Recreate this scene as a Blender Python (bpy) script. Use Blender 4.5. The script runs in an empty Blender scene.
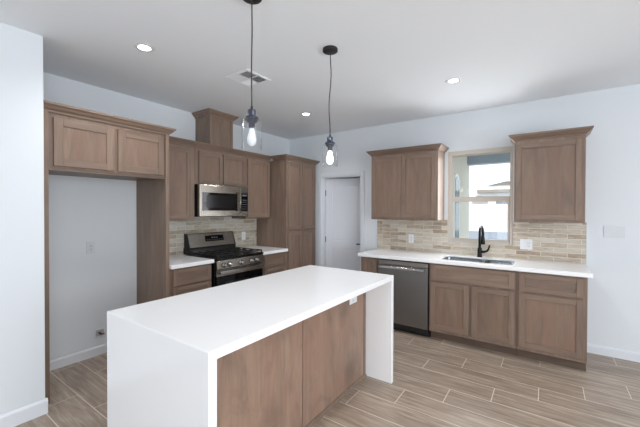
import bpy, bmesh, math, random
from mathutils import Vector, Matrix
random.seed(7)
PI = math.pi
scene = bpy.context.scene
COL = scene.collection

# ------------------------------------------------------------------ camera
YAW, PITCH, ROLL = -0.6106, -0.0101, 0.0025
cam_data = bpy.data.cameras.new('camera')
cam_data.sensor_width = 36.0
cam_data.lens = 324.69 * 36.0 / 640.0
cam_data.clip_start = 0.05
cam_data.clip_end = 200
cam = bpy.data.objects.new('camera', cam_data)
COL.objects.link(cam)
d = Vector((math.sin(YAW) * math.cos(PITCH), math.cos(YAW) * math.cos(PITCH), math.sin(PITCH)))
r = Vector((math.cos(YAW), -math.sin(YAW), 0))
u = r.cross(d)
r2 = r * math.cos(ROLL) + u * math.sin(ROLL)
u2 = -r * math.sin(ROLL) + u * math.cos(ROLL)
M = Matrix((r2, u2, -d)).transposed().to_4x4()
M.translation = Vector((3.699, -4.3476, 1.465))
cam.matrix_world = M
scene.camera = cam

# ------------------------------------------------------------------ world, lights, exposure
world = bpy.data.worlds.new('sky')
scene.world = world
world.use_nodes = True
bg = world.node_tree.nodes['Background']
bg.inputs['Color'].default_value = (0.86, 0.93, 1.0, 1)
bg.inputs['Strength'].default_value = 2.0

def area(name, loc, rot, sx, sy, power, color):
    l = bpy.data.lights.new(name, 'AREA')
    l.shape = 'RECTANGLE'
    l.size, l.size_y = sx, sy
    l.energy = power
    l.color = color
    o = bpy.data.objects.new(name, l)
    COL.objects.link(o)
    o.location = loc
    o.rotation_euler = rot
    return o

area('daylight_patio_doors', (4.6, -8.9, 1.25), (math.radians(140), 0, 0), 4.6, 2.3, 42, (0.93, 0.965, 1.0))
area('daylight_side_windows', (7.9, -4.6, 1.35), (math.radians(98), 0, PI / 2), 4.6, 2.1, 150, (0.94, 0.97, 1.0))
area('daylight_sink_window', (3.0, -0.02, 1.64), (-PI / 2, 0, 0), 0.62, 1.0, 12, (0.93, 0.97, 1.0))
sun = bpy.data.lights.new('sun', 'SUN')
sun.energy = 3.0
sun.angle = 0.02
sun_o = bpy.data.objects.new('sun', sun)
COL.objects.link(sun_o)
sun_o.rotation_euler = (math.radians(38), 0, math.radians(20))

DOWN = 36.0
scene.view_settings.view_transform = 'Standard'
scene.view_settings.look = 'None'
scene.view_settings.gamma = 1
scene.view_settings.use_curve_mapping = False
scene.view_settings.exposure = 0.06


# ------------------------------------------------------------------ materials
def lin(c):
    return tuple(((v / 255) / 12.92 if v / 255 <= 0.04045 else ((v / 255 + 0.055) / 1.055) ** 2.4) for v in c) + (1,)


class NT:
    def __init__(self, name):
        self.m = bpy.data.materials.new(name)
        self.m.use_nodes = True
        self.t = self.m.node_tree
        self.b = self.t.nodes['Principled BSDF']

    def n(self, typ, **kw):
        nd = self.t.nodes.new(typ)
        for k, v in kw.items():
            setattr(nd, k, v)
        return nd

    def link(self, a, b):
        self.t.links.new(a, b)

    def math(self, op, a, b=None, c=None):
        nd = self.n('ShaderNodeMath', operation=op)
        for i, v in enumerate((a, b, c)):
            if v is None:
                continue
            if isinstance(v, (int, float)):
                nd.inputs[i].default_value = v
            else:
                self.link(v, nd.inputs[i])
        return nd.outputs[0]

    def ramp(self, fac, stops):
        nd = self.n('ShaderNodeValToRGB')
        el = nd.color_ramp.elements
        while len(el) < len(stops):
            el.new(0.5)
        for e, (p, c) in zip(el, stops):
            e.position = p
            e.color = c
        self.link(fac, nd.inputs[0])
        return nd.outputs[0]

    def mix(self, fac, a, b, blend='MIX'):
        nd = self.n('ShaderNodeMix', data_type='RGBA', blend_type=blend)
        for i, v in ((0, fac), (6, a), (7, b)):
            if isinstance(v, (int, float)):
                nd.inputs[i].default_value = v
            elif isinstance(v, tuple):
                nd.inputs[i].default_value = v
            else:
                self.link(v, nd.inputs[i])
        return nd.outputs[2]

    def noise(self, vec, scale, detail=3, rough=0.5, dist=0.0):
        nd = self.n('ShaderNodeTexNoise')
        nd.inputs['Scale'].default_value = scale
        nd.inputs['Detail'].default_value = detail
        nd.inputs['Roughness'].default_value = rough
        nd.inputs['Distortion'].default_value = dist
        self.link(vec, nd.inputs['Vector'])
        return nd.outputs['Fac']

    def mapping(self, vec, scale=(1, 1, 1), loc=(0, 0, 0)):
        nd = self.n('ShaderNodeMapping')
        nd.inputs['Scale'].default_value = scale
        nd.inputs['Location'].default_value = loc
        self.link(vec, nd.inputs['Vector'])
        return nd.outputs[0]

    def bump(self, h, strength=0.2, dist=0.002):
        nd = self.n('ShaderNodeBump')
        nd.inputs['Strength'].default_value = strength
        nd.inputs['Distance'].default_value = dist
        self.link(h, nd.inputs['Height'])
        self.link(nd.outputs[0], self.b.inputs['Normal'])

    def set(self, **kw):
        for k, v in kw.items():
            self.b.inputs[k.replace('_', ' ')].default_value = v
        return self


def plain(name, rgb, rough=0.5, metal=0.0, **kw):
    m = NT(name)
    m.b.inputs['Base Color'].default_value = lin(rgb)
    m.b.inputs['Roughness'].default_value = rough
    m.b.inputs['Metallic'].default_value = metal
    for k, v in kw.items():
        m.b.inputs[k.replace('_', ' ')].default_value = v
    return m.m


def paint(name, rgb, rough=0.6, bump=0.08):
    m = NT(name)
    tc = m.n('ShaderNodeTexCoord').outputs['Object']
    f = m.noise(tc, 90, 2)
    g = m.noise(tc, 0.7, 2)
    c = m.mix(m.math('MULTIPLY', g, 0.06), lin(rgb), lin(tuple(v * 0.9 for v in rgb)))
    m.link(c, m.b.inputs['Base Color'])
    m.b.inputs['Roughness'].default_value = rough
    m.bump(f, bump, 0.001)
    return m.m


def wood(name, base, red, dark, axis='z', knots=False, rough=0.42):
    """stained alder: fine pores along the grain, broad tone clouds, odd mineral streaks"""
    m = NT(name)
    tc = m.n('ShaderNodeTexCoord').outputs['Object']
    oi = m.n('ShaderNodeObjectInfo').outputs['Random']
    off = m.n('ShaderNodeCombineXYZ')
    for i, k in enumerate((7.3, 3.1, 5.7)):
        m.link(m.math('MULTIPLY', oi, k), off.inputs[i])
    add = m.n('ShaderNodeVectorMath', operation='ADD')
    m.link(tc, add.inputs[0])
    m.link(off.outputs[0], add.inputs[1])
    v = add.outputs[0]
    s = {'z': (1, 1, .06), 'x': (.06, 1, 1)}[axis]
    s15 = {'z': (1, 1, .13), 'x': (.13, 1, 1)}[axis]
    s2 = {'z': (1, 1, .22), 'x': (.22, 1, 1)}[axis]
    fine = m.noise(m.mapping(v, s), 120, 4, 0.6)
    mid = m.noise(m.mapping(v, s15), 11, 4, 0.55, 0.9)
    cloud = m.noise(m.mapping(v, s2), 6.5, 3, 0.55, 1.2)
    c1 = m.ramp(mid, [(0.25, lin(dark)), (0.5, lin(base)), (0.78, lin(tuple(min(255, q * 1.12) for q in base)))])
    cf = m.ramp(cloud, [(0.38, (0, 0, 0, 1)), (0.66, (1, 1, 1, 1))])
    c2 = m.mix(m.math('MULTIPLY', cf, 0.75), c1, lin(red))
    ff = m.ramp(fine, [(0.3, (0.86, 0.85, 0.84, 1)), (0.55, (1, 1, 1, 1))])
    c3 = m.mix(0.75, c2, ff, 'MULTIPLY')
    if knots:
        vo = m.n('ShaderNodeTexVoronoi')
        vo.inputs['Scale'].default_value = 2.6
        warp = m.n('ShaderNodeVectorMath', operation='ADD')
        wn = m.n('ShaderNodeTexNoise')
        wn.inputs['Scale'].default_value = 6
        m.link(v, wn.inputs['Vector'])
        sc = m.n('ShaderNodeVectorMath', operation='SCALE')
        sc.inputs['Scale'].default_value = 0.12
        m.link(wn.outputs['Color'], sc.inputs[0])
        m.link(m.mapping(v, (0.6, 1, 0.75)), warp.inputs[0])
        m.link(sc.outputs[0], warp.inputs[1])
        m.link(warp.outputs[0], vo.inputs['Vector'])
        kf = m.ramp(vo.outputs['Distance'], [(0.06, (1, 1, 1, 1)), (0.34, (0, 0, 0, 1))])
        c3 = m.mix(m.math('MULTIPLY', kf, 0.6), c3, lin((84, 70, 62)))
        bl = m.noise(m.mapping(v, (1, 1, .6)), 5.0, 4, 0.6, 1.5)
        c3 = m.mix(m.math('MULTIPLY', m.ramp(bl, [(0.5, (0, 0, 0, 1)), (0.72, (1, 1, 1, 1))]), 0.45), c3, lin((106, 91, 80)))
    # each piece a little lighter or darker
    hv = m.n('ShaderNodeHueSaturation')
    m.link(c3, hv.inputs['Color'])
    m.link(m.math('MULTIPLY_ADD', oi, 0.16, 0.92), hv.inputs['Value'])
    m.link(hv.outputs[0], m.b.inputs['Base Color'])
    m.b.inputs['Roughness'].default_value = rough
    m.b.inputs['Specular IOR Level'].default_value = 0.45
    m.bump(fine, 0.12, 0.0006)
    return m.m


WALL = paint('wall paint', (220, 225, 230), 0.62)
CEIL = paint('ceiling paint', (240, 244, 248), 0.8, 0.15)
TRIMW = paint('trim paint', (222, 226, 232), 0.4, 0.0)
DOORW = paint('door paint', (216, 219, 226), 0.45, 0.0)
WV = wood('alder upright grain', (130, 111, 97), (122, 100, 87), (106, 91, 80), 'z')
WH = wood('alder level grain', (130, 111, 97), (122, 100, 87), (106, 91, 80), 'x')
WP = wood('alder panel', (127, 107, 93), (128, 101, 86), (106, 91, 80), 'z')
WK = wood('knotty alder panel', (146, 122, 106), (148, 117, 100), (130, 109, 95), 'z', True)
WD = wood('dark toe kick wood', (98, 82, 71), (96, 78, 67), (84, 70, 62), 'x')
DARKIN = plain('cabinet shadow gap', (70, 58, 50), 0.8)
BLACKM = plain('matte black metal', (22, 22, 24), 0.38, 0.6)
BLACKP = plain('black plastic', (16, 16, 18), 0.45)
BLACKG = plain('black glass', (10, 10, 12), 0.06, Specular_IOR_Level=.3)
IRON = plain('cast iron', (20, 20, 21), 0.62)
WHITEP = plain('white plastic', (226, 228, 231), 0.35)
SLOT = plain('dark slot', (60, 60, 62), 0.6)
BRONZE = plain('gunmetal', (84, 88, 102), 0.24, 0.95)
CORD = plain('grey cloth cord', (52, 52, 56), 0.8)
CHROME = plain('polished steel', (186, 186, 186), 0.16, 1.0)
TAN = plain('tan vinyl frame', (197, 190, 180), 0.5)
RED = plain('red valve', (120, 30, 40), 0.4)
STUCCO = paint('stucco', (200, 196, 186), 0.9, 0.6)
STUCCOW = paint('white stucco', (240, 240, 238), 0.9, 0.6)
ROOFT = plain('roof tile', (150, 138, 126), 0.9)
TEAL = plain('dark teal glass', (70, 92, 98), 0.1)  # dark teal glass of the arched window


def steel(name, rgb, rough, axis='x'):
    m = NT(name)
    tc = m.n('ShaderNodeTexCoord').outputs['Object']
    s = {'x': (.02, 1, 1), 'z': (1, 1, .02)}[axis]
    f = m.noise(m.mapping(tc, s), 260, 2)
    c = m.mix(f, lin(tuple(q * 0.94 for q in rgb)), lin(rgb))
    m.link(c, m.b.inputs['Base Color'])
    m.b.inputs['Metallic'].default_value = 1.0
    m.link(m.math('MULTIPLY_ADD', f, 0.08, rough - 0.04), m.b.inputs['Roughness'])
    m.bump(f, 0.03, 0.0004)
    return m.m


STEEL = steel('stainless steel', (164, 158, 150), 0.26)
STEELD = steel('dark stainless steel', (148, 146, 145), 0.33)
STEELB = steel('bowl steel', (132, 138, 144), 0.26)


def quartz():
    m = NT('white quartz')
    tc = m.n('ShaderNodeTexCoord').outputs['Object']
    a = m.noise(tc, 5, 5, 0.6, 1.0)
    b = m.noise(tc, 260, 2)
    c = m.mix(m.math('MULTIPLY', a, 0.10), lin((243, 244, 246)), lin((222, 224, 228)))
    c = m.mix(m.math('MULTIPLY', b, 0.06), c, lin((205, 206, 208)))
    m.link(c, m.b.inputs['Base Color'])
    m.b.inputs['Roughness'].default_value = 0.16
    return m.m


QUARTZ = quartz()


def floor_mat():
    """wood-look porcelain planks .895 x .2235 laid along x in a one-third running bond, pale grout"""
    m = NT('wood look plank tile')
    tc = m.n('ShaderNodeTexCoord').outputs['Object']
    sp = m.n('ShaderNodeSeparateXYZ')
    m.link(tc, sp.inputs[0])
    x, y = sp.outputs[0], sp.outputs[1]
    W, L, G = 0.2235, 0.895, 0.0022
    v = m.math('DIVIDE', m.math('SUBTRACT', -0.6695, y), W)
    row = m.math('FLOOR', v)
    fv = m.math('SUBTRACT', v, row)
    sh = m.math('MULTIPLY', row, 2.0 / 3.0)
    uu = m.math('SUBTRACT', m.math('DIVIDE', m.math('SUBTRACT', x, 2.460), L), sh)
    pl = m.math('FLOOR', uu)
    fu = m.math('SUBTRACT', uu, pl)
    ev = m.math('MULTIPLY', m.math('MINIMUM', fv, m.math('SUBTRACT', 1.0, fv)), W)
    eu = m.math('MULTIPLY', m.math('MINIMUM', fu, m.math('SUBTRACT', 1.0, fu)), L)
    e = m.math('MINIMUM', ev, eu)
    grout = m.math('LESS_THAN', e, G)
    cid = m.n('ShaderNodeCombineXYZ')
    m.link(row, cid.inputs[0])
    m.link(pl, cid.inputs[1])
    wn = m.n('ShaderNodeTexWhiteNoise', noise_dimensions='3D')
    m.link(cid.outputs[0], wn.inputs['Vector'])
    off = m.n('ShaderNodeVectorMath', operation='SCALE')
    off.inputs['Scale'].default_value = 9.0
    m.link(wn.outputs['Color'], off.inputs[0])
    ad = m.n('ShaderNodeVectorMath', operation='ADD')
    m.link(tc, ad.inputs[0])
    m.link(off.outputs[0], ad.inputs[1])
    vv = ad.outputs[0]
    g1 = m.noise(m.mapping(vv, (.07, 1, 1)), 42, 5, 0.6, 0.5)
    g2 = m.noise(m.mapping(vv, (.22, 1, 1)), 9, 4, 0.6, 1.2)
    g3 = m.noise(m.mapping(vv, (.04, 1, 1)), 140, 3, 0.6)
    c = m.ramp(g1, [(0.30, lin((132, 116, 102))), (0.5, lin((166, 149, 133))), (0.72, lin((192, 177, 161)))])
    c = m.mix(m.math('MULTIPLY', m.ramp(g2, [(0.4, (0, 0, 0, 1)), (0.68, (1, 1, 1, 1))]), 0.5), c, lin((128, 113, 101)))
    c = m.mix(0.6, c, m.ramp(g3, [(0.3, (0.86, 0.85, 0.84, 1)), (0.6, (1, 1, 1, 1))]), 'MULTIPLY')
    hv = m.n('ShaderNodeHueSaturation')
    m.link(c, hv.inputs['Color'])
    m.link(m.math('MULTIPLY_ADD', wn.outputs['Value'], 0.16, 0.92), hv.inputs['Value'])
    c = m.mix(grout, hv.outputs[0], lin((228, 220, 208)))
    m.link(c, m.b.inputs['Base Color'])
    m.link(m.math('MULTIPLY_ADD', grout, 0.4, 0.34), m.b.inputs['Roughness'])
    m.bump(m.math('SUBTRACT', g1, grout), 0.12, 0.001)
    return m.m


FLOOR = floor_mat()


def splash_mat(name, axis, tones, grout):
    """strips of honed stone, 5 cm tall and 20 to 40 cm long, streaked along their length"""
    m = NT(name)
    tc = m.n('ShaderNodeTexCoord').outputs['Object']
    sp = m.n('ShaderNodeSeparateXYZ')
    m.link(tc, sp.inputs[0])
    a, z = sp.outputs[0 if axis == 'x' else 1], sp.outputs[2]
    H, L, G = 0.0505, 0.235, 0.002
    v = m.math('DIVIDE', m.math('SUBTRACT', z, 0.914), H)
    row = m.math('FLOOR', v)
    fv = m.math('SUBTRACT', v, row)
    uu = m.math('ADD', m.math('DIVIDE', a, L), m.math('MULTIPLY', row, 0.5))
    pl = m.math('FLOOR', uu)
    fu = m.math('SUBTRACT', uu, pl)
    e = m.math('MINIMUM', m.math('MULTIPLY', m.math('MINIMUM', fv, m.math('SUBTRACT', 1.0, fv)), H),
               m.math('MULTIPLY', m.math('MINIMUM', fu, m.math('SUBTRACT', 1.0, fu)), L))
    g = m.math('LESS_THAN', e, G)
    cid = m.n('ShaderNodeCombineXYZ')
    m.link(row, cid.inputs[0])
    m.link(pl, cid.inputs[1])
    wn = m.n('ShaderNodeTexWhiteNoise', noise_dimensions='3D')
    m.link(cid.outputs[0], wn.inputs['Vector'])
    off = m.n('ShaderNodeVectorMath', operation='SCALE')
    off.inputs['Scale'].default_value = 7.0
    m.link(wn.outputs['Color'], off.inputs[0])
    ad = m.n('ShaderNodeVectorMath', operation='ADD')
    m.link(tc, ad.inputs[0])
    m.link(off.outputs[0], ad.inputs[1])
    sc = (.13, 1, 1) if axis == 'x' else (1, .13, 1)
    n1 = m.noise(m.mapping(ad.outputs[0], sc), 70, 4, 0.6, 0.8)
    tone = m.math('ADD', m.math('MULTIPLY', wn.outputs['Value'], 0.34), m.math('MULTIPLY', n1, 0.8))
    c = m.ramp(tone, [(0.30, lin(tones[0])), (0.47, lin(tones[1])), (0.60, lin(tones[2])), (0.78, lin(tones[3]))])
    c = m.mix(g, c, lin(grout))
    m.link(c, m.b.inputs['Base Color'])
    m.b.inputs['Roughness'].default_value = 0.4
    m.bump(m.math('SUBTRACT', n1, m.math('MULTIPLY', g, 2)), 0.2, 0.0015)
    return m.m


SPLX = splash_mat('stone strip tile', 'x', [(146, 127, 107), (176, 160, 141), (192, 181, 164), (204, 198, 187)], (222, 216, 205))
SPLY = splash_mat('shade greyed stone strip tile', 'y', [(140, 128, 109), (168, 159, 142), (183, 176, 161), (198, 195, 186)], (222, 216, 205))  # same stone as SPLX, range wall shade greyed into its tones


def glass(name, rough=0.0, tint=(1, 1, 1, 1), ior=1.45):
    m = NT(name)
    m.b.inputs['Base Color'].default_value = tint
    m.b.inputs['Transmission Weight'].default_value = 1.0
    m.b.inputs['Roughness'].default_value = rough
    m.b.inputs['IOR'].default_value = ior
    return m.m




def pane_mat(name='window pane', tint=(0.95, 0.97, 0.97, 1)):
    """thin window pane: mostly see-through with a mirror sheen"""
    m = NT(name)
    t = m.t
    t.nodes.remove(m.b)
    tr = m.n('ShaderNodeBsdfTransparent')
    tr.inputs[0].default_value = tint
    gl = m.n('ShaderNodeBsdfGlossy')
    gl.inputs['Roughness'].default_value = 0.02
    lw = m.n('ShaderNodeLayerWeight')
    lw.inputs['Blend'].default_value = 0.5
    fc = m.math('MULTIPLY_ADD', m.math('POWER', lw.outputs['Facing'], 4.0), 0.55, 0.035)
    mx = m.n('ShaderNodeMixShader')
    m.link(fc, mx.inputs[0])
    m.link(tr.outputs[0], mx.inputs[1])
    m.link(gl.outputs[0], mx.inputs[2])
    m.link(mx.outputs[0], t.nodes['Material Output'].inputs[0])
    return m.m


PANE = pane_mat()
GLASS = pane_mat('clear shade glass', (0.985, 0.99, 0.995, 1))


def emit(name, rgb, strength):
    m = NT(name)
    m.b.inputs['Base Color'].default_value = (0.9, 0.9, 0.9, 1)
    m.b.inputs['Emission Color'].default_value = rgb + (1,)
    m.b.inputs['Emission Strength'].default_value = strength
    return m.m


LENS = emit('lit downlight lens', (1.0, 0.98, 0.95), 9.0)
BULB = emit('lit bulb', (0.97, 0.98, 1.0), 4.0)
BULBD = emit('dim frosted bulb', (0.93, 0.96, 1.0), 0.3)
BULBD.node_tree.nodes['Principled BSDF'].inputs['Base Color'].default_value = (0.55, 0.57, 0.6, 1)


# ------------------------------------------------------------------ mesh helpers
class MB:
    def __init__(self):
        self.v, self.f, self.mi, self.sm = [], [], [], []

    def face(self, idx, m=0, smooth=False):
        self.f.append(idx)
        self.mi.append(m)
        self.sm.append(smooth)

    def box(self, x0, x1, y0, y1, z0, z1, m=0):
        x0, x1 = min(x0, x1), max(x0, x1)
        y0, y1 = min(y0, y1), max(y0, y1)
        z0, z1 = min(z0, z1), max(z0, z1)
        b = len(self.v)
        self.v += [(x0, y0, z0), (x1, y0, z0), (x1, y1, z0), (x0, y1, z0),
                   (x0, y0, z1), (x1, y0, z1), (x1, y1, z1), (x0, y1, z1)]
        for q in ((0, 3, 2, 1), (4, 5, 6, 7), (0, 1, 5, 4), (1, 2, 6, 5), (2, 3, 7, 6), (3, 0, 4, 7)):
            self.face([b + k for k in q], m)
        return self

    def prism(self, pts, axis, a0, a1, m=0):
        """closed polygon pts in the plane normal to axis, run from a0 to a1"""
        def P(p, a):
            return {'x': (a, p[0], p[1]), 'y': (p[0], a, p[1]), 'z': (p[0], p[1], a)}[axis]
        b, n = len(self.v), len(pts)
        self.v += [P(p, a0) for p in pts] + [P(p, a1) for p in pts]
        self.face([b + k for k in range(n)][::-1], m)
        self.face([b + n + k for k in range(n)], m)
        for k in range(n):
            j = (k + 1) % n
            self.face([b + k, b + j, b + n + j, b + n + k], m)
        return self

    def lathe(self, prof, c=(0, 0, 0), axis='z', n=32, m=0, closed=False):
        b = len(self.v)
        for (rr, h) in prof:
            for k in range(n):
                a = 2 * PI * k / n
                p = (rr * math.cos(a), rr * math.sin(a), h)
                if axis == 'x':
                    p = (p[2], p[0], p[1])
                elif axis == 'y':
                    p = (p[0], p[2], p[1])
                self.v.append((p[0] + c[0], p[1] + c[1], p[2] + c[2]))
        L = len(prof)
        for i in range(L if closed else L - 1):
            for k in range(n):
                j = (k + 1) % n
                i2 = (i + 1) % L
                self.face([b + i * n + k, b + i * n + j, b + i2 * n + j, b + i2 * n + k], m, True)
        if not closed:
            if prof[0][0] > 1e-6:
                self.face([b + k for k in range(n)][::-1], m)
            if prof[-1][0] > 1e-6:
                self.face([b + (L - 1) * n + k for k in range(n)], m)
        return self

    def tube(self, pts, rad, n=12, m=0):
        pts = [Vector(p) for p in pts]
        rads = rad if isinstance(rad, (list, tuple)) else [rad] * len(pts)
        b = len(self.v)
        ref = None
        for i, p in enumerate(pts):
            t = (pts[min(i + 1, len(pts) - 1)] - pts[max(i - 1, 0)]).normalized()
            if ref is None:
                ref = t.orthogonal().normalized()
            ref = (ref - t * ref.dot(t)).normalized()
            s = t.cross(ref)
            for k in range(n):
                a = 2 * PI * k / n
                self.v.append(tuple(p + (ref * math.cos(a) + s * math.sin(a)) * rads[i]))
        for i in range(len(pts) - 1):
            for k in range(n):
                j = (k + 1) % n
                self.face([b + i * n + k, b + i * n + j, b + (i + 1) * n + j, b + (i + 1) * n + k], m, True)
        self.face([b + k for k in range(n)][::-1], m)
        self.face([b + (len(pts) - 1) * n + k for k in range(n)], m)
        return self

    def build(self, name, mats, parent=None, bevel=0.0, seg=1):
        me = bpy.data.meshes.new(name)
        me.from_pydata(self.v, [], self.f)
        for mm in (mats if isinstance(mats, (list, tuple)) else [mats]):
            me.materials.append(mm)
        for p, mi, s in zip(me.polygons, self.mi, self.sm):
            p.material_index = mi
            p.use_smooth = s
        bm = bmesh.new()
        bm.from_mesh(me)
        bmesh.ops.recalc_face_normals(bm, faces=bm.faces)
        bm.to_mesh(me)
        bm.free()
        o = bpy.data.objects.new(name, me)
        COL.objects.link(o)
        if parent:
            o.parent = parent
        if bevel:
            bv = o.modifiers.new('bevel', 'BEVEL')
            bv.width = bevel
            bv.segments = seg
            bv.limit_method = 'ANGLE'
            bv.angle_limit = math.radians(40)
        return o


def box(x0, x1, y0, y1, z0, z1):
    return MB().box(x0, x1, y0, y1, z0, z1)


def tag(o, label, cat, group=None):
    o['label'] = label
    o['category'] = cat
    if group:
        o['group'] = group
    return o


def thing(name, label, cat, loc, rz=0.0, group=None):
    o = bpy.data.objects.new(name, None)
    o.empty_display_size = 0.1
    COL.objects.link(o)
    o.location = loc
    o.rotation_euler = (0, 0, rz)
    return tag(o, label, cat, group)


def struct(name, mb, mats, parent=None, bevel=0.0):
    o = mb.build(name, mats, parent, bevel)
    if parent is None:
        o['kind'] = 'structure'
    return o


# ------------------------------------------------------------------ room shell
H = 2.694
XR, YF = 8.0, -9.0
struct('floor', box(-0.2, XR + .2, YF - .2, 0.0, -0.1, 0), FLOOR)
struct('ceiling', box(-0.2, XR + .2, YF - .2, 0.0, H, H + 0.1), CEIL)
struct('wall_left', box(-0.15, 0, YF, 0.12, 0, H), WALL)

WX0, WX1, WZ0, WZ1 = 2.655, 3.375, 1.062, 2.212          # window opening
DX0, DX1, DZ = 0.705, 1.407, 1.995                        # door opening
b = MB()
b.box(0.0, DX0, 0, .12, 0, H).box(DX0, DX1, 0, .12, DZ, H).box(DX1, WX0, 0, .12, 0, H)
b.box(WX0, WX1, 0, .12, 0, WZ0).box(WX0, WX1, 0, .12, WZ1, H).box(WX1, XR + .2, 0, .12, 0, H)
struct('wall_back', b, WALL)
struct('wall_near_left', box(0.0, 0.755, YF, -3.577, 0, H), WALL, bevel=0.002)
b = MB()
b.box(0, 2.2, YF - .15, YF, 0, H).box(7.0, XR + .2, YF - .15, YF, 0, H).box(2.2, 7.0, YF - .15, YF, 2.45, H)
struct('wall_front', b, WALL)
b = MB()
b.box(XR, XR + .15, YF, -7.0, 0, H).box(XR, XR + .15, -2.2, 0, 0, H).box(XR, XR + .15, -7.0, -2.2, 0, .28).box(XR, XR + .15, -7, -2.2, 2.42, H)
struct('wall_right', b, WALL)

BB = [(0, 0), (.014, 0), (.014, .074), (.008, .088), (0, .092)]
b = MB().prism([(-p, q) for p, q in BB], 'x', 4.004, XR)
struct('baseboard_back', b, TRIMW)
struct('baseboard_left', MB().prism(BB, 'y', -3.54, -2.604), TRIMW)
b = MB()
b.prism([(.752 + p, q) for p, q in [(0, 0), (.014, 0), (.014, .088), (.008, .103), (0, .107)]], 'y', YF, -3.564)
b.prism([(-3.578 + p, q) for p, q in [(0, 0), (.014, 0), (.014, .088), (.008, .103), (0, .107)]], 'x', .66, .752)
struct('baseboard_near_left', b, TRIMW)

# ---- pantry room behind the door
b = MB()
b.box(-.15, 1.75, 1.7, 1.8, 0, H).box(-.15, -.05, .12, 1.7, 0, H).box(1.65, 1.75, .12, 1.7, 0, H)
struct('wall_pantry_room', b, WALL)
struct('ceiling_pantry_room', box(-.15, 1.75, 0.0, 1.8, H, H + .1), CEIL)
struct('floor_pantry_room', box(-.15, 1.75, 0.0, 1.8, -.1, 0), FLOOR)

# ---- door 1, open into the pantry room, with casing
b = MB()
CW = 0.066
for x0, x1 in ((DX0 - CW, DX0), (DX1, DX1 + CW)):
    b.box(x0, x1, -.014, 0, 0, DZ + CW)
    b.box(x0 + .008, x1 - .008, -.02, -.014, 0, DZ + CW - .008)
b.box(DX0, DX1, -.014, 0, DZ, DZ + CW)
b.box(DX0, DX1, -.02, -.014, DZ + .008, DZ + CW - .008)
# jambs and stops
b.box(DX0, DX0 + .014, 0, .12, 0, DZ).box(DX1 - .014, DX1, 0, .12, 0, DZ).box(DX0, DX1, 0, .12, DZ - .012, DZ)
b.box(DX0 + .014, DX0 + .024, .02, .055, 0, DZ - .012).box(DX1 - .024, DX1 - .014, .02, .055, 0, DZ - .012)
struct('trim_1', b, TRIMW, bevel=.002)

door = thing('door_1', 'white two panel door standing ajar beside the tall pantry cabinet', 'door', (DX0 + .02, .075, 0.012), math.radians(16))
door['kind'] = 'structure'
DW_, DH_ = .672, 1.965
ST = .115
b = MB()
b.box(0, ST, -.018, .018, 0, DH_).box(DW_ - ST, DW_, -.018, .018, 0, DH_)
b.box(ST, DW_ - ST, -.018, .018, DH_ - ST, DH_).box(ST, DW_ - ST, -.018, .018, .84, .96).box(ST, DW_ - ST, -.018, .018, 0, .2)
b.build('leaf', DOORW, door, .002)
for z0, z1 in ((.2, .84), (.96, DH_ - ST)):
    q = MB().box(ST - .004, DW_ - ST + .004, -.004, .004, z0 - .004, z1 + .004)
    q.box(ST + .022, DW_ - ST - .022, -.009, .009, z0 + .022, z1 - .022)
    q.build('door_panel', DOORW, door, .002)
for z in (.22, .98, 1.735):
    MB().lathe([(.007, z - .045), (.007, z + .045)], (-.008, -.022, 0), n=12).box(-.014, .006, -.0215, .018, z - .045, z + .045).build('hinge', BLACKM, door)
MB().lathe([(.026, 0), (.026, -.008), (.009, -.012), (.009, -.045)], (DW_ - .06, -.018, .92), 'y', 20).box(DW_ - .15, DW_ - .05, -.07, -.056, .912, .93).build('door_handle', BLACKM, door, .002)

# ---- window 1 (single hung, tan frame)
win = thing('window_1', 'tan framed single hung window above the sink', 'window', (WX0, 0, WZ0))
win['kind'] = 'structure'
w, h = WX1 - WX0, WZ1 - WZ0
FW = .046
b = MB()
b.box(0, FW, .0, .1, 0, h).box(w - .03, w, .0, .1, 0, h).box(FW, w - .03, .0, .1, h - .052, h).box(FW, w - .03, -.004, .1, 0, .03)
b.build('frame', TAN, win, .003)
MZ = .515
# lower sash (inside track), upper sash (outside track)
b = MB()
b.box(FW - .012, FW + .012, .018, .045, .03, MZ).box(w - .058, w - .034, .018, .045, .03, MZ)
b.box(FW + .012, w - .058, .018, .045, .03, .056).box(FW - .012, w - .034, .012, .045, MZ, MZ + .06)
lo = b.build('lower_sash', TAN, win, .002)
MB().box(FW + .012, w - .058, .029, .033, .056, MZ).build('pane', PANE, lo)
MB().box(w * .5 - .03, w * .5 + .03, .02, .04, MZ + .06, MZ + .07).build('latch', TAN, lo, .002)
b = MB()
b.box(FW, FW + .008, .055, .08, MZ, h - .052).box(w - .038, w - .03, .055, .08, MZ, h - .052)
b.box(FW + .008, w - .038, .055, .08, MZ, MZ + .05).box(FW + .008, w - .038, .055, .08, h - .062, h - .052)
up = b.build('upper_sash', TAN, win, .002)
MB().box(FW + .008, w - .038, .065, .069, MZ + .05, h - .062).build('pane', PANE, up)

# ------------------------------------------------------------------ outdoors
GRAV = plain('pale gravel', (225, 222, 214), 0.9)
ASPH = plain('asphalt', (126, 130, 140), 0.9)
struct('ground', box(-40, 45, 0.12, 60, -.25, -.12), GRAV)
struct('road', box(-40, 45, 10, 23.0, -.12, -.1), ASPH)
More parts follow.
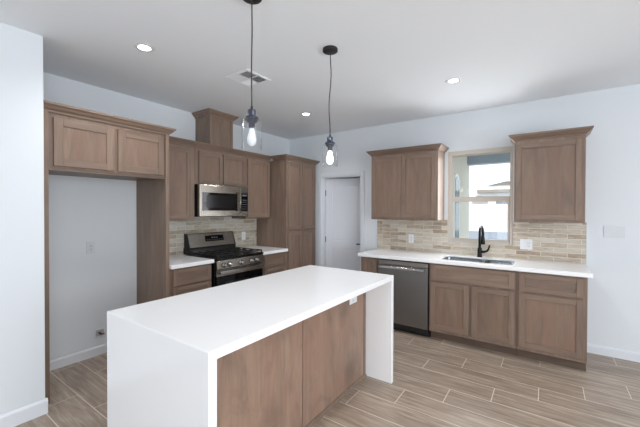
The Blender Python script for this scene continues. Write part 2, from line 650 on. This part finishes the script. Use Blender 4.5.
# patio wing wall with a little arched recess facing east
b = MB()
b.box(2.4, 2.6, .12, 1.69, -.12, 2.9)
struct('wall_patio', b, STUCCO)
pts = [(.57, .9), (.83, .9), (.83, 1.86)] + [(.7 + .13 * math.cos(a), 1.86 + .10 * math.sin(a)) for a in [PI * k / 10 for k in range(1, 10)]] + [(.57, 1.86)]
aw = thing('arched_window', 'small arched window in the patio side wall', 'window', (2.6, .68, .9))
aw['kind'] = 'structure'
MB().prism([((p[0] - .7) * 1.3, (p[1] - .9) * 1.06 - .02) for p in pts], 'x', 0, .02).build('surround', STUCCOW, aw)
MB().prism([(p[0] - .7, p[1] - .9) for p in pts], 'x', .015, .026).build('glass_pane', TEAL, aw)
struct('beam_patio', box(2.4, 6.2, 1.5, 1.69, 2.23, 2.75), plain('shade blue beam', (150, 164, 176), .9))  # blue-grey of the patio shade put into the beam colour
struct('roof_patio', box(2.4, 6.2, .12, 1.9, 2.75, 2.9), STUCCO)

hs = thing('house', 'white stucco house with a tan tile roof across the road', 'house', (1.3, 23.2, -.12))
MB().box(-7, 6.5, 0, 9, 0, 2.95).build('wall', STUCCOW, hs)
b = MB()
b.box(-2.0, 6.9, -.5, 9.4, 2.93, 3.17)
b.build('fascia', ROOFT, hs)
MB().prism([(-.45, 3.17), (9.4, 3.17), (4.5, 3.6)], 'x', -1.95, 6.9).build('roof', STUCCOW, hs)  # tile slope whitened, overexposed daylight put into its colour
h2 = thing('house', 'house with a low dark roof ridge showing above the white house', 'house', (0, 40, -.12))
MB().box(-2.6, 4.2, 0, 8, 0, 4.6).build('wall', STUCCOW, h2)
MB().prism([(-2.3, 4.6), (4, 4.6), (3, 5.0), (-.3, 5.06)], 'y', -.5, 8.5).build('roof', plain('dark roof tile', (112, 104, 98), .9), h2)
b = MB()
b.box(-.75, .4, -.04, .05, 2.1, 2.42)
b.build('window', plain('far window', (120, 118, 120), 0.3), hs)
MB().box(-2.4, -1.3, -.04, .05, 2.12, 2.4).build('window', plain('far pale window', (170, 160, 152), 0.4), hs)

# ------------------------------------------------------------------ cabinets
RY = PI / 2          # the range wall faces +x; its cabinets are turned a quarter


def door_part(par, u0, u1, z0, z1, d0, st=.051, kind='door', flat=False):
    b = MB()
    y0, y1 = -(d0 + .02), -d0 - .0005
    rl = st if kind == 'door' else min(st, .042)
    b.box(u0, u0 + st, y0, y1, z0, z1, 0).box(u1 - st, u1, y0, y1, z0, z1, 0)
    b.box(u0 + st, u1 - st, y0, y1, z1 - rl, z1, 1).box(u0 + st, u1 - st, y0, y1, z0, z0 + rl, 1)
    o = b.build('cabinet_door' if kind == 'door' else 'drawer_front', [WV, WH], par, .0015)
    MB().box(u0 + st - .002, u1 - st + .002, y0 + .009, y1, z0 + rl - .002, z1 - rl + .002).build('recessed_panel', WP if kind == 'door' else WH, o)
    return o


CRP = [(0, 0), (.006, .004), (.010, .016), (.028, .030), (.040, .046), (.046, .052), (.052, .054), (.054, .070), (0, .070)]


def crown(par, u0, u1, dfront, z, left=None, right=None, scale=1.0):
    """mitred crown; left / right give the depth at which a side return starts (None = square end)"""
    b = MB()
    prof = [(o * scale, q * scale) for o, q in CRP]
    n = len(prof)
    rows = []
    if left is not None:
        rows.append([(u0 - o, -left, z + q) for o, q in prof])
        rows.append([(u0 - o, -(dfront + o), z + q) for o, q in prof])
    else:
        rows.append([(u0, -(dfront + o), z + q) for o, q in prof])
    if right is not None:
        rows.append([(u1 + o, -(dfront + o), z + q) for o, q in prof])
        rows.append([(u1 + o, -right, z + q) for o, q in prof])
    else:
        rows.append([(u1, -(dfront + o), z + q) for o, q in prof])
    for rr in rows:
        b.v += rr
    for i in range(len(rows) - 1):
        for k in range(n):
            j = (k + 1) % n
            b.face([i * n + k, i * n + j, (i + 1) * n + j, (i + 1) * n + k])
    b.face(list(range(n))[::-1])
    b.face([(len(rows) - 1) * n + k for k in range(n)])
    return b.build('crown_molding', WH, par)


def carcass(par, w, dep, z0, z1, name='cabinet_box'):
    return MB().box(0, w, -dep, -.002, z0, z1).build(name, WV, par, .001)


def base_cab(name, label, loc, rz, w, doors=(), drawers=(), group=None, open_top=False):
    t = thing(name, label, 'cabinet', loc, rz, group)
    if open_top:
        b = MB().box(0, w, -.61, -.580, .098, .874).box(0, w, -.03, -.002, .098, .874).box(0, .018, -.58, -.03, .098, .874)
        b.box(w - .018, w, -.58, -.03, .098, .874).box(.018, w - .018, -.58, -.03, .098, .118)
        b.build('cabinet_box', WV, t, .001)
    else:
        carcass(t, w, .61, .098, .874)
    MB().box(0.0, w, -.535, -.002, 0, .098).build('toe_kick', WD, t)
    for q in doors:
        door_part(t, *q, .61)
    for q in drawers:
        door_part(t, *q, .61, kind='drawer')
    return t


def wall_cab(name, label, loc, rz, w, z0, z1, doors, group=None, dep=.305):
    t = thing(name, label, 'cabinet', loc, rz, group)
    carcass(t, w, dep, z0, z1)
    for q in doors:
        door_part(t, *q, dep)
    return t


# --- sink wall base run
GB = 'base cabinets along the sink wall'
base_cab('base_cabinet', 'narrow wood base cabinet between the pantry door and the dishwasher', (1.735, 0, 0), 0, .235,
         [(.028, .222, .135, .855)], group=GB)
base_cab('base_cabinet', 'two door wood base cabinet under the kitchen sink', (2.605, 0, 0), 0, .85,
         [(.018, .418, .135, .662), (.446, .836, .135, .662)], [(.018, .836, .684, .855)], group=GB, open_top=True)
base_cab('base_cabinet', 'wood base cabinet with one drawer and one door at the right end of sink wall', (3.457, 0, 0), 0, .543,
         [(.02, .515, .135, .662)], [(.02, .515, .684, .855)], group=GB)
# --- range wall base run
GR = 'drawer bases beside the range'
for y0, w, lab in ((-2.566, .505, 'wood drawer base cabinet between refrigerator recess and range'),
                   (-1.288, .498, 'wood drawer base cabinet between range and tall pantry cabinet')):
    base_cab('drawer_cabinet', lab, (0, y0, 0), RY, w, [],
             [(.045, w - .014, .692, .858), (.045, w - .014, .415, .676), (.045, w - .014, .135, .4)], group=GR)

# --- sink wall uppers
GU = 'wall cabinets on the sink wall'
t = wall_cab('wall_cabinet', 'wood two door wall cabinet hung left of the window', (1.728, 0, 0), 0, .884, 1.345, 2.2,
             [(.014, .424, 1.372, 2.168), (.43, .862, 1.372, 2.168)], GU)
crown(t, 0, .884, .305, 2.196, .002, .002)
t = wall_cab('wall_cabinet', 'wood single door wall cabinet hung right of the window', (3.408, 0, 0), 0, .592, 1.345, 2.2,
             [(.014, .566, 1.372, 2.168)], GU)
crown(t, 0, .592, .305, 2.199, .002, .002)

# --- range wall uppers
GQ = 'wall cabinets on the range wall'
t = wall_cab('wall_cabinet', 'wood wall cabinet between refrigerator cabinet and microwave', (0, -2.566, 0), RY, .498, 1.345, 2.195,
             [(.03, .442, 1.366, 2.168)], GQ)
crown(t, 0, .498, .305, 2.192)
t = wall_cab('wall_cabinet', 'short two door wood cabinet above the microwave', (0, -2.066, 0), RY, .788, 1.772, 2.195,
             [(.05, .388, 1.790, 2.168), (.402, .776, 1.790, 2.168)], GQ)
crown(t, 0, .788, .305, 2.192)
t = wall_cab('wall_cabinet', 'wood wall cabinet between microwave and tall pantry cabinet', (0, -1.276, 0), RY, .468, 1.345, 2.195,
             [(.024, .452, 1.366, 2.168)], GQ)
crown(t, 0, .468, .305, 2.192)

# --- hood chase rising from the uppers to the ceiling
t = thing('vent_chase_box', 'wood boxed vent chase standing on the cabinets above the microwave', 'cabinet', (0, -1.850, 2.263), RY)
MB().box(0, .353, -.298, -.002, 0, H - 2.263).build('chase_panel', WV, t, .001)
for u0 in (0, .315):
    MB().box(u0, u0 + .038, -.304, -.298, 0, H - 2.263 - .06).build('corner_stile', WV, t)
crown(t, 0, .353, .300, H - 2.263 - .0712, .002, .002)

# --- refrigerator cabinet with side panels
t = thing('refrigerator_cabinet', 'deep two door wood cabinet bridging the empty refrigerator recess', 'cabinet', (0, -3.574, 0), RY)
W = 1.006
carcass(t, W, .61, 1.782, 2.2)
door_part(t, .09, .512, 1.80, 2.168, .61, .06)
door_part(t, .542, .958, 1.80, 2.168, .61, .06)
MB().box(0, .055, -.610, -.002, 0, 1.782).build('side_panel', WV, t, .001)
MB().box(W - .014, W, -.610, -.002, 0, 1.782).build('side_panel', WV, t, .001)
for u0, u1 in ((0, .057), (W - .036, W)):
    MB().box(u0, u1, -.632, -.61, 0, 2.2).build('face_stile', WV, t, .001)
MB().box(.057, W - .036, -.6105, -.585, 1.765, 1.783).build('face_rail', WH, t, .001)
crown(t, 0, W, .618, 2.198, None, .37)

# --- pantry
t = thing('pantry_cabinet', 'tall four door wood pantry cabinet in the corner by the door', 'cabinet', (0, -.788, 0), RY)
W = .723
carcass(t, W, .61, .105, 2.195)
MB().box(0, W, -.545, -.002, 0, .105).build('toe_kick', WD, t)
for z0, z1 in ((.135, 1.150), (1.182, 2.165)):
    door_part(t, .035, .350, z0, z1, .61)
    door_part(t, .358, .680, z0, z1, .61)
crown(t, 0, W, .61, 2.192, .366, .002)

# --- countertops
def counter(label, x0, x1, y0, y1, hole=None):
    b = MB()
    if hole is None:
        b.box(x0, x1, y0, y1, .874, .914)
    else:
        hx0, hx1, hy0, hy1 = hole
        n = 6
        R = .06
        inner = []
        for cx, cy, a0 in ((hx1 - R, hy1 - R, 0), (hx0 + R, hy1 - R, PI / 2), (hx0 + R, hy0 + R, PI), (hx1 - R, hy0 + R, 1.5 * PI)):
            inner.append([(cx + R * math.cos(a0 + PI / 2 * k / n), cy + R * math.sin(a0 + PI / 2 * k / n)) for k in range(n + 1)])
        outer = [(x1, y1), (x0, y1), (x0, y0), (x1, y0)]
        flat = [p for c in inner for p in c]
        k0 = len(b.v)
        N = len(flat)
        for z, zi in ((.914, .914), (.874, .898)):
            b.v += [(p[0], p[1], zi) for p in flat] + [(p[0], p[1], z) for p in outer]
        S = N + 4
        for lay in (0, 1):
            o = lay * S
            for c in range(4):
                for k in range(n):
                    b.face([o + c * (n + 1) + k, o + c * (n + 1) + k + 1, o + N + c])
                c2 = (c + 1) % 4
                b.face([o + c * (n + 1) + n, o + c2 * (n + 1), o + N + c2, o + N + c])
        for k in range(N):
            j = (k + 1) % N
            b.face([k, j, S + j, S + k])
        for c in range(4):
            c2 = (c + 1) % 4
            b.face([N + c, N + c2, S + N + c2, S + N + c])
    o = b.build('countertop', QUARTZ, None, .004, 2)
    return tag(o, label, 'countertop')


HOLE = (2.70, 3.415, -.548, -.165)
counter('white quartz countertop along the sink wall with a sink cut into it', 1.703, 4.033, -.649, -.001, HOLE)
counter('short white quartz countertop left of the range', .002, .662, -2.565, -2.060)
counter('short white quartz countertop between range and pantry cabinet', .002, .655, -1.290, -.791)

# --- backsplashes
b = MB()
T = .010
b.box(1.678, WX0 - .002, -T, -.0005, .914, 1.345).box(WX0 - .002, WX1 + .002, -T, -.0005, .914, WZ0 - .002).box(WX1 + .002, 4.032, -T, -.0005, .914, 1.345)
o = b.build('backsplash', SPLX)
tag(o, 'beige stone strip tile backsplash on the sink wall', 'backsplash')
MB().box(4.032, 4.036, -T - .001, -.0005, .914, 1.345).build('edge_trim', plain('brushed edge strip', (196, 196, 194), 0.4, 0.6), o)
o = MB().box(.0005, T, -2.566, -.790, .914, 1.375).build('backsplash', SPLY)
tag(o, 'beige stone strip tile backsplash behind the range', 'backsplash')

# ------------------------------------------------------------------ island
t = thing('island_cabinet', 'wood island cabinet with two tall back panels beneath waterfall counter', 'island', (2.39, -3.53, 0))
YL = 1.759
MB().box(-.61, -.020, .002, YL - .002, .0, .872).build('cabinet_box', WV, t)
for y0, y1 in ((.002, .858), (.865, YL - .034)):
    b = MB().box(-.019, 0, y0, y1, .024, .872)
    b.build('back_panel', WK, t, .003)
MB().box(-.019, .004, YL - .032, YL - .002, .024, .872).build('end_stile', WV, t, .001)
MB().prism([(-.02, 0), (.016, 0), (.014, .012), (.002, .024), (-.02, .024)], 'y', .002, YL - .002).build('shoe_molding', WH, t)
IX0, IX1, IY0, IY1 = 1.7456, 2.633, -3.5719, -1.7285
b = MB()
b.prism([(IY0, 0), (IY0, .914), (IY1, .914), (IY1, 0), (IY1 - .04, 0), (IY1 - .04, .874), (IY0 + .04, .874), (IY0 + .04, 0)], 'x', IX0, IX1)
# split the concave caps cleanly
o = b.build('waterfall_countertop', QUARTZ, None, .003, 2)
tag(o, 'thick white quartz waterfall countertop wrapping the kitchen island', 'countertop')

# ------------------------------------------------------------------ dishwasher
t = thing('dishwasher', 'dark stainless dishwasher under the sink wall counter', 'dishwasher', (1.977, 0, 0))
W = .622
MB().box(.004, W - .004, -.60, -.02, .105, .868).build('tub_body', BLACKP, t)
MB().box(.006, W - .006, -.636, -.601, .105, .80).build('door_panel', STEELD, t, .004, 2)
MB().box(.006, W - .006, -.632, -.601, .804, .858).build('control_strip', STEEL, t, .003)
b = MB()
b.box(.03, W - .03, -.692, -.672, .766, .798)
for ux in (.05, W - .05):
    b.box(ux - .016, ux + .016, -.676, -.636, .772, .792)
b.build('handle', CHROME, t, .006, 2)
MB().box(.0, W, -.55, -.02, 0, .104).box(.004, W - .004, -.615, -.55, .045, .104).build('toe_kick', BLACKP, t)

# ------------------------------------------------------------------ sink and faucet
t = thing('kitchen_sink', 'stainless double bowl sink set under the white counter', 'sink', (0, 0, .898))
hx0, hx1, hy0, hy1 = HOLE
SH = -.20
mid = 3.115


def bowl(x0, x1, y0, y1):
    b = MB()
    n, R = 5, .05
    def ring(x0, x1, y0, y1, R, z):
        out = []
        for cx, cy, a0 in ((x1 - R, y1 - R, 0), (x0 + R, y1 - R, PI / 2), (x0 + R, y0 + R, PI), (x1 - R, y0 + R, 1.5 * PI)):
            out += [(cx + R * math.cos(a0 + PI / 2 * k / n), cy + R * math.sin(a0 + PI / 2 * k / n), z) for k in range(n + 1)]
        return out
    rings = [ring(x0 - .003, x1 + .003, y0 - .003, y1 + .003, R + .003, -.001), ring(x0, x1, y0, y1, R, -.001), ring(x0 + .004, x1 - .004, y0 + .004, y1 - .004, R, SH + .03),
             ring(x0 + .03, x1 - .03, y0 + .03, y1 - .03, R, SH)]
    N = len(rings[0])
    for rr in rings:
        b.v += rr
    for i in range(len(rings) - 1):
        for k in range(N):
            j = (k + 1) % N
            b.face([i * N + k, i * N + j, (i + 1) * N + j, (i + 1) * N + k], 0, i > 0)
    b.face([(len(rings) - 1) * N + k for k in range(N)])
    return b


for x0, x1 in ((hx0 + .004, mid - .012), (mid + .012, hx1 - .004)):
    bo = bowl(x0, x1, hy0 + .004, hy1 - .004).build('bowl', STEELB, t)
    MB().lathe([(.0, SH + .002), (.045, SH + .003), (.045, SH - .01)], ((x0 + x1) / 2, (hy0 + hy1) / 2, 0), n=24).build('drain', CHROME, bo)
MB().box(mid - .014, mid + .014, hy0 + .006, hy1 - .006, -.03, -.004).build('bowl_divider', STEELB, t, .004, 2)

t = thing('faucet', 'matte black pull down faucet with side lever behind the sink', 'faucet', (3.044, -.097, .914))
MB().lathe([(.031, 0), (.031, .006), (.026, .012), (.024, .06), (.023, .10), (.016, .122)], n=24).build('faucet_body', BLACKM, t)
dirv = Vector((.33, -.944, 0)).normalized()
R = .085
pts = [(0, 0, .11), (0, 0, .28)]
for k in range(0, 13):
    a = PI - PI * k / 12 * 1.0
    c = dirv * (R + R * math.cos(a))
    pts.append((c.x, c.y, .285 + R * math.sin(a)))
MB().tube(pts, .0155, 14).build('spout', BLACKM, t)
e = dirv * (2 * R)
MB().lathe([(.0165, .287), (.018, .262), (.022, .22), (.025, .176), (.023, .168), (.0, .168)][::-1], (e.x, e.y, 0), n=20).build('spray_head', BLACKM, t)
MB().tube([(.012, -.002, .066), (.05, -.006, .064), (.082, -.012, .078), (.098, -.018, .105), (.108, -.022, .148)], [.016, .014, .012, .010, .008], 12).build('lever', BLACKM, t)

# ------------------------------------------------------------------ gas range
t = thing('gas_range', 'stainless gas range with black cooktop between two short counters', 'range', (0, -2.034, 0), RY)
W = .733
MB().box(.002, W - .002, -.63, -.02, .05, .905).build('range_body', BLACKP, t, .002)
for ux in (.06, W - .06):
    for dy in (-.56, -.1):
        MB().lathe([(.018, 0), (.018, .05)], (ux, dy, 0), n=12).build('foot', BLACKP, t)
b = MB().box(0, W, -.672, -.07, .893, .918)
b.build('cooktop', plain('black enamel', (14, 14, 15), 0.18), t, .006, 2)
# stainless knob panel
b = MB().prism([(-.63, .792), (-.676, .792), (-.672, .886), (-.63, .892)], 'x', .003, W - .003)
kp = b.build('knob_panel', STEEL, t, .003)
for ku in (.096, .180, .347, .519, .604):
    kn = MB().lathe([(.027, -.674), (.027, -.680), (.020, -.684), (.0185, -.708), (.016, -.712), (0, -.712)], (ku, 0, .834), 'y', 24).box(ku - .004, ku + .004, -.716, -.708, .816, .852).build('burner_knob', CHROME, t)
    MB().lathe([(.031, -.672), (.031, -.677), (.024, -.679), (.0, -.679)], (ku, 0, .834), 'y', 24).build('knob_skirt', BLACKP, kn)
# oven door
od = MB().box(.004, W - .004, -.662, -.631, .232, .705).build('oven_door', BLACKG, t, .004)
b = MB()
b.box(.004, W - .004, -.667, -.631, .707, .785)
b.build('door_top_rail', STEEL, t, .003)
b = MB()
b.box(.02, W - .02, -.712, -.696, .738, .772)
for ux in (.05, W - .05):
    b.box(ux - .014, ux + .014, -.70, -.667, .745, .766)
b.build('oven_handle', CHROME, t, .006, 2)
MB().box(.12, W - .12, -.6635, -.662, .33, .63).build('oven_window', plain('oven window', (34, 34, 38), 0.05), t)
MB().box(.004, W - .004, -.662, -.631, .06, .226).build('storage_drawer', STEEL, t, .004)
# backguard
b = MB().prism([(-.022, .915), (-.135, .915), (-.135, .93), (-.098, .995), (-.022, .995)], 'x', .0, W)
b.build('vent_riser', BLACKP, t, .003)
b = MB().prism([(-.022, .995), (-.128, .995), (-.122, 1.010), (-.072, 1.160), (-.060, 1.168), (-.022, 1.168)], 'x', .022, W - .014)
bgd = b.build('backguard', STEEL, t, .003)
for u0, u1 in ((.010, .023), (W - .015, W - .002)):
    b = MB().prism([(-.022, .915), (-.132, .915), (-.132, 1.0), (-.074, 1.165), (-.022, 1.172)], 'x', u0, u1)
    b.build('backguard_end', BLACKP, t, .002)


def slant(z):
    return -.122 + (z - 1.010) / .150 * .05


b = MB()
x0, x1 = .262, .548
b.prism([(slant(1.060) - .003, 1.060), (slant(1.133) - .003, 1.133), (slant(1.133) + .004, 1.133), (slant(1.060) + .004, 1.060)], 'x', x0, x1)
ds = b.build('control_display', BLACKG, bgd)
DIG = emit('display digits', (0.55, 0.8, 1.0), 0.6)
PRINT = plain('display print', (150, 160, 170), 0.5)
for k in range(7):
    ux = .285 + k * .037
    for z, hgt in (((1.075, .004), (1.098, .012)) if k in (2, 3, 4) else ((1.075, .004),)):
        MB().prism([(slant(z) - .0036, z), (slant(z + hgt) - .0036, z + hgt), (slant(z + hgt) - .003, z + hgt), (slant(z) - .003, z)], 'x', ux, ux + .014).build('display_mark', PRINT, ds)
# burners and grates
for (ux, uy, rr) in ((.17, -.52, .05), (.17, -.22, .042), (.378, -.37, .055), (.586, -.52, .046), (.586, -.22, .042)):
    b = MB().lathe([(rr, .918), (rr, .926), (rr * .8, .930), (rr * .72, .930), (rr * .72, .938), (rr * .6, .941), (0, .941)], (ux, uy, 0), n=24)
    b.build('burner', IRON, t)
for (u0, u1) in ((.025, .265), (.270, .486), (.491, .731)):
    b = MB()
    f0, f1 = -.645, -.115
    z0, z1 = .938, .950
    for uu in (u0, u1 - .012):
        b.box(uu, uu + .012, f0, f1, z0, z1)
    for k in range(5):
        yy = f0 + (f1 - f0 - .01) * k / 4
        b.box(u0, u1, yy, yy + .010, z0, z1)
    um = (u0 + u1) / 2
    b.box(um - .005, um + .005, f0, f1, z0, z1)
    for uu in (u0, u1 - .012):
        for yy in (f0, f1 - .012):
            b.box(uu, uu + .012, yy, yy + .012, .918, z0)
    b.build('grate', IRON, t, .002)

# ------------------------------------------------------------------ microwave
t = thing('microwave_oven', 'stainless over the range microwave under a short cabinet', 'microwave', (0, -2.050, 1.385), RY)
W, HH = .745, .383
MB().box(0, W, -.338, -.012, 0, HH).build('microwave_case', BLACKP, t, .002)
md = MB().box(0.002, .608, -.378, -.339, .002, HH - .002)
md = md.build('microwave_door', STEEL, t, .004, 2)
MB().box(.036, .558, -.3800, -.378, .072, .290).build('door_glass', BLACKG, md, .001)
MB().box(.09, .50, -.3806, -.3800, .105, .258).build('door_screen', plain('microwave mesh screen', (20, 20, 22), 0.15, Specular_IOR_Level=.3), md)
b = MB()
b.tube([(.583, -.413, .045), (.583, -.419, HH / 2), (.583, -.413, HH - .045)], .0105, 12)
for z in (.06, HH - .06):
    b.box(.575, .591, -.413, -.378, z - .008, z + .008)
b.build('microwave_handle', STEEL, md)
cp = MB().box(.611, W - .002, -.378, -.339, .002, HH - .002).build('control_panel', STEEL, t, .004, 2)
kp = MB().box(.622, W - .008, -.3800, -.378, .068, .300).build('keypad', BLACKG, cp)
KPM = plain('keypad print', (88, 92, 98), 0.4)
for i in range(5):
    MB().box(.638, .726, -.3804, -.3800, .09 + i * .03, .096 + i * .03).build('key_row', KPM, kp)
MB().box(.642, .722, -.3804, -.3800, .262, .284).build('clock_display', KPM, kp)
b = MB()
for k in range(3):
    b.box(.06 + k * .0, W - .06, -.32 + k * .1, -.28 + k * .1, -.004, 0)
b.build('vent_filter', SLOT, t)

# ------------------------------------------------------------------ pendants
GP = 'pendants over the island'
def pendant(x, y, label, sway, zc, bulb):
    t = thing('pendant_light', label, 'pendant lamp', (x, y, H), 0, GP)
    MB().lathe([(0, 0), (.056, 0), (.057, -.002), (.057, -.019), (.055, -.021), (0, -.0215)], n=32).build('ceiling_canopy', plain('dark bronze canopy', (46, 44, 44), .45, .5), t)
    pts = []
    top, bot = -.022, zc - .008
    for k in range(16):
        s = k / 15
        pts.append((sway * math.sin(s * 2.2 * PI) * s * (1 - s) * 2, 0, top + (bot - top) * s))
    MB().tube(pts, .0036, 8).build('cord', CORD, t)
    MB().lathe([(0, zc), (.006, zc), (.008, zc - .016), (.010, zc - .020), (.022, zc - .022), (.023, zc - .026), (.023, zc - .050), (.026, zc - .056),
                (.038, zc - .064), (.040, zc - .070), (.040, zc - .076), (.030, zc - .078), (.030, zc - .090), (.018, zc - .092), (.017, zc - .126), (.0, zc - .128)], n=28).build('socket_cap', BRONZE, t)
    # clear glass cylinder, open below
    zt, zb, R, th = zc - .0765, zc - .245, .058, .003
    MB().lathe([(.030, zt), (R - .012, zt), (R - .003, zt - .004), (R, zt - .014), (R, zb), (R - th, zb), (R - th, zt - .014),
                (R - .012, zt - th), (.030, zt - th)], n=48, closed=True).build('glass_shade', GLASS, t)
    zb0 = zc - .126
    MB().lathe([(.012, zb0), (.014, zb0 - .012), (.021, zb0 - .036), (.027, zb0 - .062), (.024, zb0 - .084), (.013, zb0 - .098), (0, zb0 - .103)], n=24).build('bulb', bulb, t)
    return t


pendant(2.307, -3.043, 'clear glass pendant light hanging over the near half of the island', .006, -.634, BULBD)
pendant(2.335, -2.268, 'clear glass pendant light hanging over the far half of the island', .022, -.650, BULB)

# ------------------------------------------------------------------ recessed downlights
GD = 'recessed ceiling downlights'
for (x, y, lab) in ((1.191, -3.087, 'lit recessed downlight in the ceiling near the refrigerator cabinet'),
                    (2.964, -1.102, 'lit recessed downlight in the ceiling in front of the window'),
                    (1.164, -1.043, 'lit recessed downlight in the ceiling near the pantry cabinet'),
                    (2.964, -3.087, 'lit recessed downlight added out of view above the near end of the island'),  # this and the next two: unseen, added for more overhead light
                    (4.8, -5.1, 'lit recessed downlight added out of view far behind the island'),
                    (4.8, -3.087, 'lit recessed downlight added out of view over the open floor')):
    t = thing('recessed_downlight', lab, 'ceiling light', (x, y, H), 0, GD)
    MB().lathe([(.044, -.004), (.070, -.003), (.074, 0), (.044, 0)], n=40, closed=True).build('trim_ring', WHITEP, t)
    MB().lathe([(0, -.0045), (.044, -.0035), (.044, -.0005), (0, -.0005)], n=40).build('lens', LENS, t)
    l = bpy.data.lights.new('downlight_lamp', 'SPOT')
    l.energy = DOWN
    l.color = (1.0, .99, .98)
    l.spot_size = math.radians(150)
    l.spot_blend = .8
    l.shadow_soft_size = .06
    lo = bpy.data.objects.new('downlight_lamp', l)
    COL.objects.link(lo)
    lo.parent = t
    lo.location = (0, 0, -.02)

# ------------------------------------------------------------------ ceiling register
t = thing('ceiling_vent', 'square white four way air register in the ceiling', 'vent', (1.404, -2.24, H))
S = .150
b = MB()
for x0, x1, y0, y1 in ((-S, S, -S, -S + .026), (-S, S, S - .026, S), (-S, -S + .026, -S + .026, S - .026), (S - .026, S, -S + .026, S - .026)):
    b.box(x0, x1, y0, y1, -.008, -.0005)
b.box(-.007, .007, -S + .026, S - .026, -.008, -.001).box(-S + .026, S - .026, -.007, .007, -.008, -.001)
VW = plain('white vent enamel', (244, 246, 250), 0.4)
b.build('vent_frame', VW, t, .002)
MB().box(-S + .02, S - .02, -S + .02, S - .02, -.0012, -.0004).build('vent_throat', plain('vent cavity', (70, 74, 76), 0.9), t)
I = S - .026
for sx, sy, ax, tilt in ((1, -1, 'x', -1), (1, 1, 'y', 1), (-1, 1, 'x', 1), (-1, -1, 'y', -1)):
    b = MB()
    x0, x1 = sorted((.007 * sx, I * sx))
    y0, y1 = sorted((.007 * sy, I * sy))
    for k in range(7):
        s = (k + .5) / 7
        if ax == 'x':
            c = x0 + (x1 - x0) * s
            b.prism([(c - .002 - tilt * .005, -.0085), (c + .001 - tilt * .005, -.0085), (c + .002 + tilt * .004, -.0013), (c - .001 + tilt * .004, -.0013)], 'y', y0, y1)
        else:
            c = y0 + (y1 - y0) * s
            b.prism([(c - .002 - tilt * .005, -.0085), (c + .001 - tilt * .005, -.0085), (c + .002 + tilt * .004, -.0013), (c - .001 + tilt * .004, -.0013)], 'x', x0, x1)
    b.build('louver_bank', VW, t)

# ------------------------------------------------------------------ outlets and switches
def plate(name, label, cat, loc, rz, gangs, group=None, wide=None, tall=.117, mat=None):
    """cover plate; gangs is a string: o = outlet, s = rocker switch, d = duplex"""
    t = thing(name, label, cat, loc, rz, group)
    n = len(gangs)
    w = wide or (.072 + .046 * (n - 1))
    MB().box(-w / 2, w / 2, -.006, -.0003, -tall / 2, tall / 2).build('cover_plate', mat or WHITEP, t, .002, 2)
    for k, g in enumerate(gangs):
        cx = (k - (n - 1) / 2) * .046
        if g == 's':
            MB().prism([(-.0055, -.033), (-.0085, -.033), (-.0065, .033), (-.0055, .033)], 'x', cx - .0165, cx + .0165).build('rocker', mat or WHITEP, t, .001)
        else:
            o = MB().box(cx - .0165, cx + .0165, -.0078, -.0055, -.033, .033).build('receptacle', mat or WHITEP, t, .001)
            b = MB()
            for zc in (-.017, .017):
                b.box(cx - .008, cx - .005, -.0081, -.0077, zc - .004, zc + .005).box(cx + .005, cx + .008, -.0081, -.0077, zc - .004, zc + .005)
                b.box(cx - .002, cx + .002, -.0081, -.0077, zc - .011, zc - .007)
            b.build('slots', SLOT, o)
    return t


SB = -T
GREYP = plain('light grey plastic', (212, 216, 221), 0.4)
plate('outlet', 'white outlet on the tile between pantry door and window', 'outlet', (2.183, SB, 1.081), 0, 'o')
plate('outlet', 'wide white two gang outlet and switch plate right of the faucet', 'outlet', (3.507, SB, 1.086), 0, 'so')
plate('wall_switch', 'white three gang switch plate on the bare wall right of sink cabinets', 'switch', (4.25, 0, 1.258), 0, 'sss', mat=GREYP)
plate('outlet', 'white outlet on the tile between range and pantry cabinet', 'outlet', (T, -1.054, 1.083), RY, 'o')
plate('outlet', 'white outlet on the wall inside the refrigerator recess', 'outlet', (0, -3.02, 1.09), RY, 'o', mat=GREYP)
plate('outlet', 'white sideways outlet on the island back panel under the overhang', 'outlet', (2.391, -2.003, .742), RY, 'o', wide=.120, tall=.088)

t = thing('water_supply_box', 'small white water supply plate low in the refrigerator recess', 'plumbing fitting', (0, -2.945, .222), RY)
MB().box(-.05, .05, -.006, -.0003, -.045, .045).build('box_plate', WHITEP, t, .003)
MB().box(-.036, .036, -.0068, -.0058, -.030, .032).build('box_recess', plain('box recess', (176, 176, 178), .6), t)
MB().lathe([(.009, -.006), (.009, -.04), (.006, -.046), (0, -.046)], (-.005, 0, .002), 'y', 16).build('valve_stem', BRONZE, t)
MB().box(-.008, .03, -.046, -.038, -.012, -.002).build('valve_handle', RED, t, .002)
